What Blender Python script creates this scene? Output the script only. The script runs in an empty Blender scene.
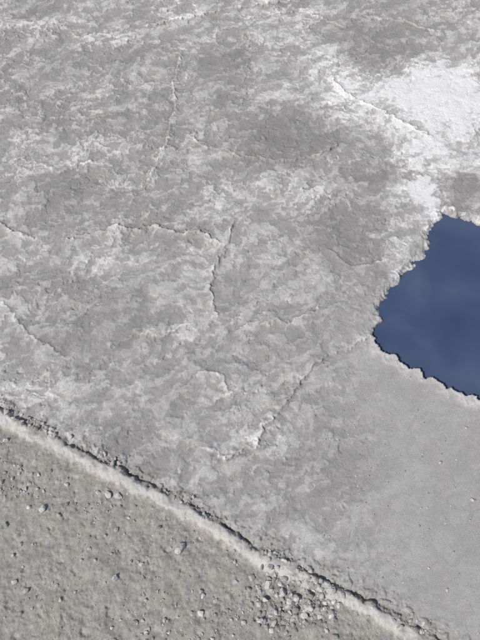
import bpy, math, numpy as np
from mathutils import Vector
rng=np.random.RandomState(7)
scene=bpy.context.scene
H=12.0
F=772.5; CP=.5; SP=.8660254
def P(u,v):
    x=(u-240)/F; y=(320-v)/F
    t=H/(SP-CP*y)
    return (x*t,(CP+SP*y)*t)
# ---------------- noise ----------------
class N:
    def __init__(s,seed):
        r=np.random.RandomState(seed); s.p=r.permutation(1024); s.p=np.concatenate([s.p,s.p])
        a=r.rand(1024)*2*np.pi; s.gx=np.cos(a).astype(np.float32); s.gy=np.sin(a).astype(np.float32)
    def __call__(s,x,y):
        xf=np.floor(x); yf=np.floor(y); fx=(x-xf).astype(np.float32); fy=(y-yf).astype(np.float32)
        ix=xf.astype(np.int64)&1023; iy=yf.astype(np.int64)&1023; ix1=(ix+1)&1023; iy1=(iy+1)&1023
        def g(a,b,dx,dy):
            h=s.p[s.p[a]+b]; return s.gx[h]*dx+s.gy[h]*dy
        u=fx*fx*fx*(fx*(fx*6-15)+10); v=fy*fy*fy*(fy*(fy*6-15)+10)
        a=g(ix,iy,fx,fy); b=g(ix1,iy,fx-1,fy); c=g(ix,iy1,fx,fy-1); d=g(ix1,iy1,fx-1,fy-1)
        return ((a+u*(b-a))+v*((c+u*(d-c))-(a+u*(b-a))))*1.5
ns=[N(i+11) for i in range(16)]
def fbm(i,x,y,f,o=4,g=.5):
    r=0;a=1;t=0
    for k in range(o):
        r=r+a*ns[(i+k)%16](x*f+17.3*k+i*5.1,y*f-9.7*k+i*3.3); t+=a; a*=g; f*=2.03
    return r/t
def ridged(i,x,y,f,o=3,g=.5):
    r=0;a=1;t=0
    for k in range(o):
        r=r+a*(1-np.abs(ns[(i+k)%16](x*f+13.3*k+i,y*f+7.7*k))*1.6); t+=a;a*=g;f*=2.07
    return r/t
def ss(a,b,x):
    t=np.clip((x-a)/(b-a),0,1); return t*t*(3-2*t)
def sdist(pts,x,y):
    best=np.full(x.shape,1e9); sg=np.ones(x.shape)
    for (ax,ay),(bx,by) in zip(pts[:-1],pts[1:]):
        dx=bx-ax;dy=by-ay;L=dx*dx+dy*dy
        t=np.clip(((x-ax)*dx+(y-ay)*dy)/L,0,1)
        ex=x-ax-t*dx;ey=y-ay-t*dy;d=ex*ex+ey*ey
        m=d<best; best=np.where(m,d,best); sg=np.where(m,np.sign(dx*ey-dy*ex),sg)
    return np.sqrt(best),sg
def inside(pts,x,y):
    r=np.zeros(x.shape,bool); n=len(pts)
    for i in range(n):
        ax,ay=pts[i];bx,by=pts[(i+1)%n]
        if ay==by: continue
        c=((ay>y)!=(by>y))&(x<(bx-ax)*(y-ay)/(by-ay)+ax)
        r^=c
    return r
# ---------------- plan of the site ----------------
pond_px=[(445,213),(437,224),(431,232),(432,244),(421,260),(404,276),(393,290),(380,304),(382,316),(374,331),(376,344),(385,353),(400,362),(415,371),(432,380),(448,387),(462,393),(480,398),(560,412),(640,385),(690,310),(620,245),(540,232),(480,225),(462,218)]
pond=[P(*p) for p in pond_px]
berm_px=[(-160,329),(-60,382),(0,411),(60,440),(110,465),(160,489),(205,516),(250,545),(320,580),(375,607),(430,636),(520,690)]
berm=[P(*p) for p in berm_px]
berm=[(berm[0][0]-300,berm[0][1]+190)]+berm+[(berm[-1][0]+200,berm[-1][1]-110)]
cr_px=[([(178,55),(172,85),(176,110),(168,135),(158,160),(146,187)],.034),
([(68,242),(80,236),(95,234),(110,227),(135,228),(150,224),(180,233),(200,233),(215,240)],-.028),
([(216,312),(211,290),(215,270),(224,252),(234,225)],.022),
([(190,138),(205,148),(225,150),(240,157),(255,157),(275,162),(300,160),(320,158),(336,150)],.042),
([(336,80),(347,92),(355,98),(380,108),(400,120),(415,126),(432,136)],-.022),
([(366,338),(345,348),(330,354),(312,372),(302,378),(296,392),(290,405),(275,420),(262,430),(255,448),(228,460),(205,450)],-.030),
([(190,400),(212,402),(230,392),(226,378),(205,370),(185,385)],.014),
([(150,25),(190,18),(235,8),(300,2)],.028),
([(0,218),(15,232),(35,238)],-.018),
([(0,305),(12,312),(25,328),(55,352)],-.014),
([(330,250),(350,262),(372,262),(392,255)],-.014),
([(100,180),(120,190),(146,187)],.018),
([(60,118),(95,122),(130,112),(150,118)],.018),
([(20,160),(55,172),(90,165)],.016),
([(240,330),(262,318),(290,322),(318,308)],-.016),
([(110,345),(135,335),(160,340),(180,328)],.016),
([(250,18),(300,10),(340,28),(390,20),(430,30)],.022)]
cracks=[([P(*q) for q in p],a) for p,a in cr_px]
dark_px=[(288,138,46,26,1.2),(375,48,38,22,.8),(335,30,30,14,.4),(460,188,26,16,.9),(385,175,40,14,.7),(95,325,70,45,.4),(232,60,26,44,.6),(170,130,30,40,.3),
 (352,235,60,35,.6),(330,470,60,40,.35),(140,450,60,25,.35),(70,195,50,25,.4),(270,340,60,40,.2),(20,60,60,40,.25),(160,215,60,18,.25),(40,110,50,25,.2),(420,300,30,30,.3),(100,120,40,20,.3),(50,280,60,14,.3),(120,60,50,16,.3),(20,10,50,10,.4)]
pale_px=[(430,125,50,55,1.2),(425,200,18,22,1.5),(330,60,40,30,.6),(330,110,40,20,.4),(250,25,60,20,.4),(400,250,16,40,.8),(400,90,80,20,.9),(470,90,30,40,.9),(30,385,45,25,.4),(180,330,60,25,.3),(130,265,80,14,.4),(60,20,50,12,.3),(260,440,60,10,.4),(60,150,70,10,.2),(250,210,50,20,.25),(80,45,60,10,.3),(300,195,40,12,.4)]
def conv(l):
    o=[]
    for u,v,ru,rv,s in l:
        c=P(u,v);a=P(u+ru,v);b=P(u,v-rv)
        o.append((c[0],c[1],a[0]-c[0],b[1]-c[1],s))
    return o
dark=conv(dark_px);pale=conv(pale_px)
WATER=-.05
def surf(x,y):
    near=np.exp(-(np.maximum(np.hypot(x,y-8)-10,0)/8)**2)
    wx=fbm(1,x,y,1.0,2,.5)*.4; wy=fbm(5,x,y,1.0,2,.5)*.4
    jx=fbm(3,x,y,7,3,.6)*.10; jy=fbm(8,x,y,7,3,.6)*.10
    db,sb=sdist(berm,x+jx*.8+wx*.15,y+jy*.8+wy*.15); s=db*sb    # + = flat side
    flat=ss(-.05,.05,s)
    tone=np.zeros(x.shape)
    tx=x+wx+jx*4;ty=y+wy+jy*4
    for cx,cy,rx,ry,a in pale: tone+=a*np.exp(-((tx-cx)/rx)**2-((ty-cy)/ry)**2)
    for cx,cy,rx,ry,a in dark: tone-=a*1.1*np.exp(-(((tx-cx)/rx)**2+((ty-cy)/ry)**2)**1.5)
    c,sn=math.cos(math.radians(32)),math.sin(math.radians(32))
    a1=x*c+y*sn+wx*.5+jx; b1=-x*sn+y*c+wy*.5+jy
    st=fbm(2,a1*.6,b1*1.4,1.1,4,.6)
    lump=fbm(4,a1*.8,b1*1.25,3.0,3,.5)
    fine=fbm(6,a1*.85,b1*1.2,8,4,.6)
    smooth_r=ss(1.0,2.9,x)*ss(8.2,5.9,y)
    upl=ss(7,10,y+.0*x)*.6+.4*ss(1,-3,x)
    mid=np.exp(-((x-.6)/2.0)**2-((y-6.0)/2.2)**2)
    region=ss(-.25,.3,fbm(12,x,y,.9,2))
    pop=ss(.02,.20,fine+.35*lump+.35*st+.12*tone-.04)
    pm=np.clip(.25+.75*upl-.15*mid,0,1)*(1-.8*smooth_r)*(.35+.65*region)
    patch=ss(-.10,.15,lump+.6*fine+.5*st+.2*tone)
    t=st*.38+lump*.25+fine*.38+tone*.62+pop*pm*.24+(patch-.5)*.22*(1-.6*smooth_r)-.07
    crust=ss(-.95,1.0,t)
    amp=(1-.82*smooth_r)*(1-.45*ss(.5,1.3,tone))
    z=0.012*fbm(9,x,y,.5,3)
    z=z+amp*.06*fbm(13,a1*.8,b1*1.3,1.5,2)*(.4+.6*mid+.3*upl)
    z=z+amp*(.018*lump)
    z=z+amp*pm*.008*pop+amp*.004*patch
    z=z+amp*.0033*fine
    pits=fbm(10,a1*.8,b1*1.3,9,3,.5)
    z=z-amp*.020*ss(.25,.5,pits)*(.2+.8*region)
    z=z+.0016*fbm(11,x,y,24,3,.65)
    for pl,a in cracks:
        xm=[p[0] for p in pl]; ym=[p[1] for p in pl]
        m=(x>min(xm)-1)&(x<max(xm)+1)&(y>min(ym)-1)&(y<max(ym)+1)
        if not m.any(): continue
        d,sg=sdist(pl,x[m]+jx[m]*.9+wx[m]*.35,y[m]+jy[m]*.9+wy[m]*.35)
        sd=d*sg
        endf=.3+.7*ss(-.6,.1,fbm(13,x[m],y[m],1.5,3))
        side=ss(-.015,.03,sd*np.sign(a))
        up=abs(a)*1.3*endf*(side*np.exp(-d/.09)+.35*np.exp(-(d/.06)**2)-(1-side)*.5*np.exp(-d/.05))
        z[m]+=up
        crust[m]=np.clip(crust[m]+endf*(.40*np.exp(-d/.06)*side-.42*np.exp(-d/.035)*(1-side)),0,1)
    bl=fbm(14,x,y,1.3,5,.6)
    brk=.7+.7*fbm(0,x,y,1.8,3)
    rough=ss(-.25,.25,fbm(10,x,y,1.1,3))
    zb=-.03+.10*brk*ss(-.28,-.09,s)+.045*fbm(3,x,y,2.2,4,.6)+.03*bl
    nb=1-.7*ss(-.33,-.2,s)
    zb=zb+nb*(.008+.018*rough)*fbm(6,x,y,11,5,.72)-nb*.02*ss(.2,.45,fbm(1,x,y,6,4,.65))
    cx,cy=P(298,602); rub=np.exp(-(((x-cx)/.75)**2+((y-cy)/.42)**2)**1.5)
    zb=zb+rub*(.08*ridged(2,x,y,4,3,.6)-.05)
    scn=ss(-.35,.15,fbm(15,x,y,2.2,3))
    scarp=np.exp(-((s-.04)/.035)**2)*.055*scn
    edge=np.exp(-(np.maximum(s-.05,0)/.20)**2)
    zf=z+edge*(.03*fbm(5,x,y,5,5,.65)+.035*ss(.0,.2,fbm(9,x,y,6,3)))-scarp
    zz=zb*(1-flat)+zf*flat
    sx=x+jx*1.1+wx*.1; sy=y+jy*1.1+wy*.1
    dp,_=sdist(pond+[pond[0]],sx,sy)
    ins=inside(pond,sx,sy)
    low=ss(7.4,6.2,y)
    sp=np.where(ins,-dp,dp)+low*.055*(np.abs(ns[3](x*3.8,y*3.8))*3-.6)+(1-low)*.06*fbm(2,x,y,5,2)
    sp=np.where(ins&(dp>.07),np.minimum(sp,-.06),sp)
    pr_steep=ss(-.03,.015,sp)
    pr_gentle=ss(-.22,.16,sp)
    pr=low*pr_steep+(1-low)*pr_gentle
    lip=low*.04*np.exp(-np.maximum(sp,0)/.06)+(1-low)*.015*np.exp(-((sp-.15)/.12)**2)*(1+2*lump)
    zz=(zz+lip)*pr+(1-pr)*np.where(low>.5,-.30,-.20)
    rim=np.exp(-((sp-.08)/.10)**2)*(sp>-.05)
    wet=ss(.07,-.02,sp)*(1-low*.3)
    wet=np.maximum(wet,(1-low)*ss(.45,.05,sp)*ss(.05,.25,fine+.3*lump)*.7)
    crust=crust*(1-.6*smooth_r)+.42*.6*smooth_r
    crust=np.clip(crust+rim*.22,0,1)
    strip=ss(-.22,-.18,s+.06*lump)*ss(-.03,-.07,s)*(.85+.4*fbm(9,x,y,1.5,3))
    groove=np.exp(-((s-.03)/.05)**2)
    crust=np.clip(crust-.35*groove,0,1)
    bankm=np.maximum(1-flat,.8*ss(.30,.05,s+.5*fbm(7,x,y,1.6,4,.6)+.02)*ss(-2.5,0,x))
    return zz*near,crust,bankm,np.clip(strip,0,1),wet,sp,s
# ---------------- ground sheet ----------------
def axis(a,b,n):
    core=np.linspace(a,b,n); st=(b-a)/(n-1); o=[];d=st;p=0
    while p<1500:
        d*=1.3;p+=d;o.append(p)
    o=np.array(o)
    return np.concatenate([a-o[::-1],core,b+o])
X=axis(-6.1,6.1,950);Y=axis(1.1,16.3,1100)
gx,gy=np.meshgrid(X,Y)
fx=gx.ravel();fy=gy.ravel()
z,crust,bank,strip,wet,sp,s=surf(fx,fy)
nx,ny=len(X),len(Y)
me=bpy.data.meshes.new("ground")
me.vertices.add(nx*ny)
co=np.stack([fx,fy,z],1).astype(np.float32)
me.vertices.foreach_set("co",co.ravel())
i=np.arange(nx*ny).reshape(ny,nx)
q=np.stack([i[:-1,:-1],i[:-1,1:],i[1:,1:],i[1:,:-1]],-1).reshape(-1,4).astype(np.int32)
me.loops.add(q.size);me.loops.foreach_set("vertex_index",q.ravel())
me.polygons.add(len(q));me.polygons.foreach_set("loop_start",np.arange(0,q.size,4,dtype=np.int32))
me.polygons.foreach_set("use_smooth",np.ones(len(q),bool))
me.update(calc_edges=True)
at=me.attributes.new("soil","FLOAT_COLOR","POINT")
at.data.foreach_set("color",np.stack([crust,bank,strip,wet],1).astype(np.float32).ravel())
ground=bpy.data.objects.new("ground",me);scene.collection.objects.link(ground)
# ---------------- materials ----------------
def mat(name):
    m=bpy.data.materials.new(name);m.use_nodes=True
    nt=m.node_tree;return m,nt,nt.nodes,nt.nodes["Principled BSDF"]
def noise(nt,scale,detail=6,rough=.6,vec=None,dist=0):
    n=nt.nodes.new("ShaderNodeTexNoise");n.inputs["Scale"].default_value=scale;n.inputs["Detail"].default_value=detail
    n.inputs["Roughness"].default_value=rough;n.inputs["Distortion"].default_value=dist
    if vec:nt.links.new(vec,n.inputs["Vector"])
    return n.outputs["Fac"]
def ramp(nt,src,stops):
    r=nt.nodes.new("ShaderNodeValToRGB");e=r.color_ramp.elements
    while len(e)<len(stops):e.new(.5)
    for k,(p,c) in enumerate(stops):
        e[k].position=p;e[k].color=(*c,1)
    nt.links.new(src,r.inputs["Fac"]);return r.outputs["Color"]
def mix(nt,f,a,b,mode="MIX"):
    n=nt.nodes.new("ShaderNodeMix");n.data_type='RGBA';n.blend_type=mode
    for s_,v in ((0,f),(6,a),(7,b)):
        if hasattr(v,"is_linked"):nt.links.new(v,n.inputs[s_])
        else:n.inputs[s_].default_value=v if s_==0 else (*v,1)
    return n.outputs[2]
def bump(nt,h,dist,strength=1,prev=None):
    b=nt.nodes.new("ShaderNodeBump");b.inputs["Distance"].default_value=dist;b.inputs["Strength"].default_value=strength
    nt.links.new(h,b.inputs["Height"])
    if prev:nt.links.new(prev,b.inputs["Normal"])
    return b.outputs["Normal"]
m,nt,nd,bs=mat("dried_mud")
tc=nd.new("ShaderNodeTexCoord").outputs["Object"]
a=nd.new("ShaderNodeAttribute");a.attribute_name="soil"
sep=nd.new("ShaderNodeSeparateColor");nt.links.new(a.outputs["Color"],sep.inputs["Color"])
n1=noise(nt,26,4,.7,tc)
ad=nd.new("ShaderNodeMath");ad.operation='MULTIPLY_ADD';nt.links.new(n1,ad.inputs[0]);ad.inputs[1].default_value=.4;ad.inputs[2].default_value=-.2
ad2=nd.new("ShaderNodeMath");ad2.operation='ADD';nt.links.new(ad.outputs[0],ad2.inputs[0]);nt.links.new(sep.outputs["Red"],ad2.inputs[1])
mud=ramp(nt,ad2.outputs[0],[(0,(.232,.222,.21)),(.35,(.315,.302,.286)),(.6,(.395,.38,.36)),(.8,(.505,.488,.466)),(1,(.70,.682,.656))])
warmn=noise(nt,1.6,4,.6,tc)
bankc=ramp(nt,noise(nt,9,6,.8,tc),[(.28,(.165,.154,.138)),(.45,(.265,.25,.227)),(.55,(.31,.294,.268)),(.72,(.44,.418,.385))])
bankc=mix(nt,ramp(nt,warmn,[(.45,(0,0,0)),(.7,(.3,.3,.3))]),bankc,(.34,.30,.24))
stripc=ramp(nt,noise(nt,14,4,.6,tc),[(.3,(.40,.384,.36)),(.7,(.50,.482,.455))])
c1=mix(nt,sep.outputs["Blue"],bankc,stripc)
c=mix(nt,sep.outputs["Green"],mud,c1)
c=mix(nt,a.outputs["Alpha"],c,(.17,.162,.153))
sp_=ramp(nt,noise(nt,75,2,.6,tc),[(.3,(.72,.72,.72)),(.5,(1,1,1)),(.75,(1.1,1.1,1.1))])
c=mix(nt,.9,c,sp_,"MULTIPLY")
nt.links.new(c,bs.inputs["Base Color"]);bs.inputs["Roughness"].default_value=.95
bs.inputs["Specular IOR Level"].default_value=.15
b=bump(nt,noise(nt,55,4,.75,tc),.013,.6)
nt.links.new(b,bs.inputs["Normal"])
me.materials.append(m)
# water
m,nt,nd,bs=mat("pond_water")
tc=nd.new("ShaderNodeTexCoord").outputs["Object"]
wc=ramp(nt,noise(nt,.8,4,.5,tc,.4),[(.3,(.036,.055,.105)),(.5,(.048,.070,.126)),(.75,(.075,.10,.16))])  # reflected blue sky and paler clouds painted into the water colour
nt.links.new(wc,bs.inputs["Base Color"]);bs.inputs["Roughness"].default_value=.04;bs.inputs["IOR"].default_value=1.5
nt.links.new(bump(nt,noise(nt,6,3,.5,tc),.004,.3),bs.inputs["Normal"])
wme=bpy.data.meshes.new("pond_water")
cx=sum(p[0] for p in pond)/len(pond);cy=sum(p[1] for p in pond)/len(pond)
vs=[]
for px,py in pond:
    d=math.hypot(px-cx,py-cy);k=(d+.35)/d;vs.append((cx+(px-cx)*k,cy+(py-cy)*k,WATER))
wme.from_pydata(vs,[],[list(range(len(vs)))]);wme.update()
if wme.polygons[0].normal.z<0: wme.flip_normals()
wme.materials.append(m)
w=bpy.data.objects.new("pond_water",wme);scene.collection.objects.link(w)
# ---------------- stones ----------------
m,nt,nd,bs=mat("stone")
tc=nd.new("ShaderNodeTexCoord").outputs["Object"]
geo=nd.new("ShaderNodeNewGeometry")
cc=ramp(nt,geo.outputs["Random Per Island"],[(0,(.22,.205,.187)),(.5,(.34,.322,.30)),(.85,(.45,.43,.405)),(1,(.56,.545,.52))])
cc=mix(nt,.8,cc,ramp(nt,noise(nt,25,4,.7,tc),[(.3,(.75,.74,.72)),(.7,(1.1,1.1,1.1))]),"MULTIPLY")
nt.links.new(cc,bs.inputs["Base Color"]);bs.inputs["Roughness"].default_value=.9
nt.links.new(bump(nt,noise(nt,45,3,.7,tc),.012,.7),bs.inputs["Normal"])
stone_mat=m
import bmesh
def ico(n):
    bm=bmesh.new();bmesh.ops.create_icosphere(bm,subdivisions=n,radius=1)
    v=np.array([p.co[:] for p in bm.verts]);f=np.array([[q.index for q in k.verts] for k in bm.faces]);bm.free();return v,f
I1=ico(1);I2=ico(2);I3=ico(3)
def rockverts(base,r,k=9):
    v=base.copy()
    for _ in range(k):
        n=r.normal(size=3);n/=np.linalg.norm(n);d=.42+.35*r.rand();dp=v@n
        sc=np.where(dp>d,d/np.maximum(dp,1e-6),1); v=v*sc[:,None]
    v=v/np.abs(v).max(axis=0)
    v=v*(1+.04*r.normal(size=(len(v),1)))
    v=v*np.array([1,.65+.35*r.rand(),.5+.3*r.rand()])
    t=r.rand()*6.28;c,s_=math.cos(t),math.sin(t)
    v=np.stack([v[:,0]*c-v[:,1]*s_,v[:,0]*s_+v[:,1]*c,v[:,2]],1)
    return v
def zat(xs,ys): return surf(np.asarray(xs,float),np.asarray(ys,float))
def scatter(name,xs,ys,rs,base,sink=.25,seed=1):
    r=np.random.RandomState(seed);zs,*_=zat(xs,ys)
    V=[];Fc=[];o=0;tm=[rockverts(base[0],r) for _ in range(60)]
    for x,y,z_,q in zip(xs,ys,zs,rs):
        t=tm[r.randint(60)];th=r.rand()*6.28;c,s_=math.cos(th),math.sin(th)
        V.append(np.stack([(t[:,0]*c-t[:,1]*s_)*q+x,(t[:,0]*s_+t[:,1]*c)*q+y,t[:,2]*q+z_+q*sink],1));Fc.append(base[1]+o);o+=len(t)
    V=np.concatenate(V);Fc=np.concatenate(Fc)
    me=bpy.data.meshes.new(name);me.from_pydata(V.tolist(),[],Fc.tolist());me.materials.append(stone_mat)
    ob=bpy.data.objects.new(name,me);scene.collection.objects.link(ob);return ob
big=[(180,548,6.3),(42,510,5.5),(107,494,4.8),(118,496,4.2),(98,492,3),(115,578,4),(6,440,3.5),(70,437,3),(52,430,2.5),(128,517,2.5),(25,488,2.5),(14,582,3),(146,632,3),(270,568,4),(268,585,4),(282,592,4.5),(296,598,4),(310,608,4.5),(288,606,3),(265,600,3.5),(203,519,2.5),(440,463,2.2),(466,428,1.8),(472,500,2),(447,590,2),(95,560,2.2),(60,600,2.5),(215,600,2.5),(400,628,4),(392,622,3),(12,555,2)]
for k,(u,v,r_) in enumerate(big):
    x,y=P(u,v);sc=r_*H/F*1.0
    r=np.random.RandomState(200+k)
    z_=float(zat([x],[y])[0][0])
    v_=rockverts(I3[0],r,12)*sc
    me2=bpy.data.meshes.new("rock");me2.from_pydata(v_.tolist(),[],I3[1].tolist());me2.materials.append(stone_mat)
    ob=bpy.data.objects.new("rock",me2);ob.location=(x,y,z_+sc*.3);scene.collection.objects.link(ob)
# gravel on the bank
NG=42000
gxs=rng.uniform(-8,3,NG);gys=rng.uniform(.5,8.5,NG)
_,_,bk,stp,_,_,sv=zat(gxs,gys)
dens=.12+1.5*np.clip(fbm(4,gxs,gys,.8,3)*2,0,1)
keep=(sv<-.03)&(rng.rand(NG)<dens)&((stp<.3)|(rng.rand(NG)<.10))
gxs,gys=gxs[keep],gys[keep]
u_=rng.rand(len(gxs))
scatter("gravel",gxs,gys,.0055+.018*u_**5+.03*u_**28,I1,.2,3)
# sparse pebbles on the mud flat
px=rng.uniform(1.2,4.6,700);py=rng.uniform(1.3,6.4,700)
_,_,bk,_,_,spp,_=zat(px,py);k=(bk<.1)&(spp>.1);px,py=px[k],py[k]
scatter("pebbles",px,py,.0055+.015*rng.rand(len(px))**4,I1,.2,5)
# clods along the scarp
cxs=[];cys=[];ofs=[]
bp=berm[1:-1]
for (ax,ay),(bx,by) in zip(bp[:-1],bp[1:]):
    L=math.hypot(bx-ax,by-ay);n=int(L*90);t=rng.rand(n);of=np.abs(rng.normal(0,.11,n))-.02;nxn,nyn=-(by-ay)/L,(bx-ax)/L
    cxs+=list(ax+(bx-ax)*t+nxn*of);cys+=list(ay+(by-ay)*t+nyn*of);ofs+=list(of)
cxs=np.array(cxs);cys=np.array(cys);ofs=np.array(ofs)
rr=.008+.038*rng.rand(len(cxs))**4*np.exp(-np.maximum(ofs,0)/.15)
rr*=.35+1.1*np.clip(.5+fbm(7,cxs,cys,1.1,2)*1.8,0,1)
scatter("mud_clods",cxs,cys,rr,I2,.15,8)
# rubble patch
c0=P(298,602);n=480
rx=rng.normal(c0[0],.40,n);ry=rng.normal(c0[1],.22,n)
_,_,_,_,_,_,sv=zat(rx,ry);k=sv<-.02
scatter("rubble",rx[k],ry[k],.010+.048*rng.rand(k.sum())**2.8,I2,.1,9)
# ---------------- light ----------------
sd=Vector((-.62,-.55,.0)).normalized();el=math.radians(45)
sdir=Vector((sd.x*math.cos(el),sd.y*math.cos(el),math.sin(el)))
L=bpy.data.lights.new("sun","SUN");L.energy=4.3;L.angle=math.radians(.5);L.color=(1,.965,.92)
lo=bpy.data.objects.new("sun",L);lo.rotation_euler=sdir.to_track_quat('Z','Y').to_euler();scene.collection.objects.link(lo);lo.location=(-20,-20,30)
wd=bpy.data.worlds.new("World");scene.world=wd;wd.use_nodes=True
nt=wd.node_tree;bg=nt.nodes["Background"];sk=nt.nodes.new("ShaderNodeTexSky");sk.sky_type='NISHITA';sk.sun_disc=False
sk.sun_elevation=el;sk.sun_rotation=math.atan2(sd.x,sd.y)
tcw=nt.nodes.new("ShaderNodeTexCoord").outputs["Generated"]
cl=ramp(nt,noise(nt,3.2,5,.5,tcw,.3),[(.48,(0,0,0)),(.75,(.6,.6,.6))])
nt.links.new(mix(nt,cl,sk.outputs[0],(6.5,6.3,6.0)),bg.inputs["Color"]);bg.inputs["Strength"].default_value=.11
# ---------------- camera ----------------
cam=bpy.data.cameras.new("camera");co_=bpy.data.objects.new("camera",cam);scene.collection.objects.link(co_)
co_.location=(0,0,H);co_.rotation_euler=(math.radians(30),0,0)
cam.sensor_fit='VERTICAL';cam.sensor_height=24;cam.lens=12/math.tan(math.radians(22.5));cam.clip_end=5000
scene.camera=co_
scene.view_settings.view_transform='Standard';scene.view_settings.look='None';scene.view_settings.exposure=0
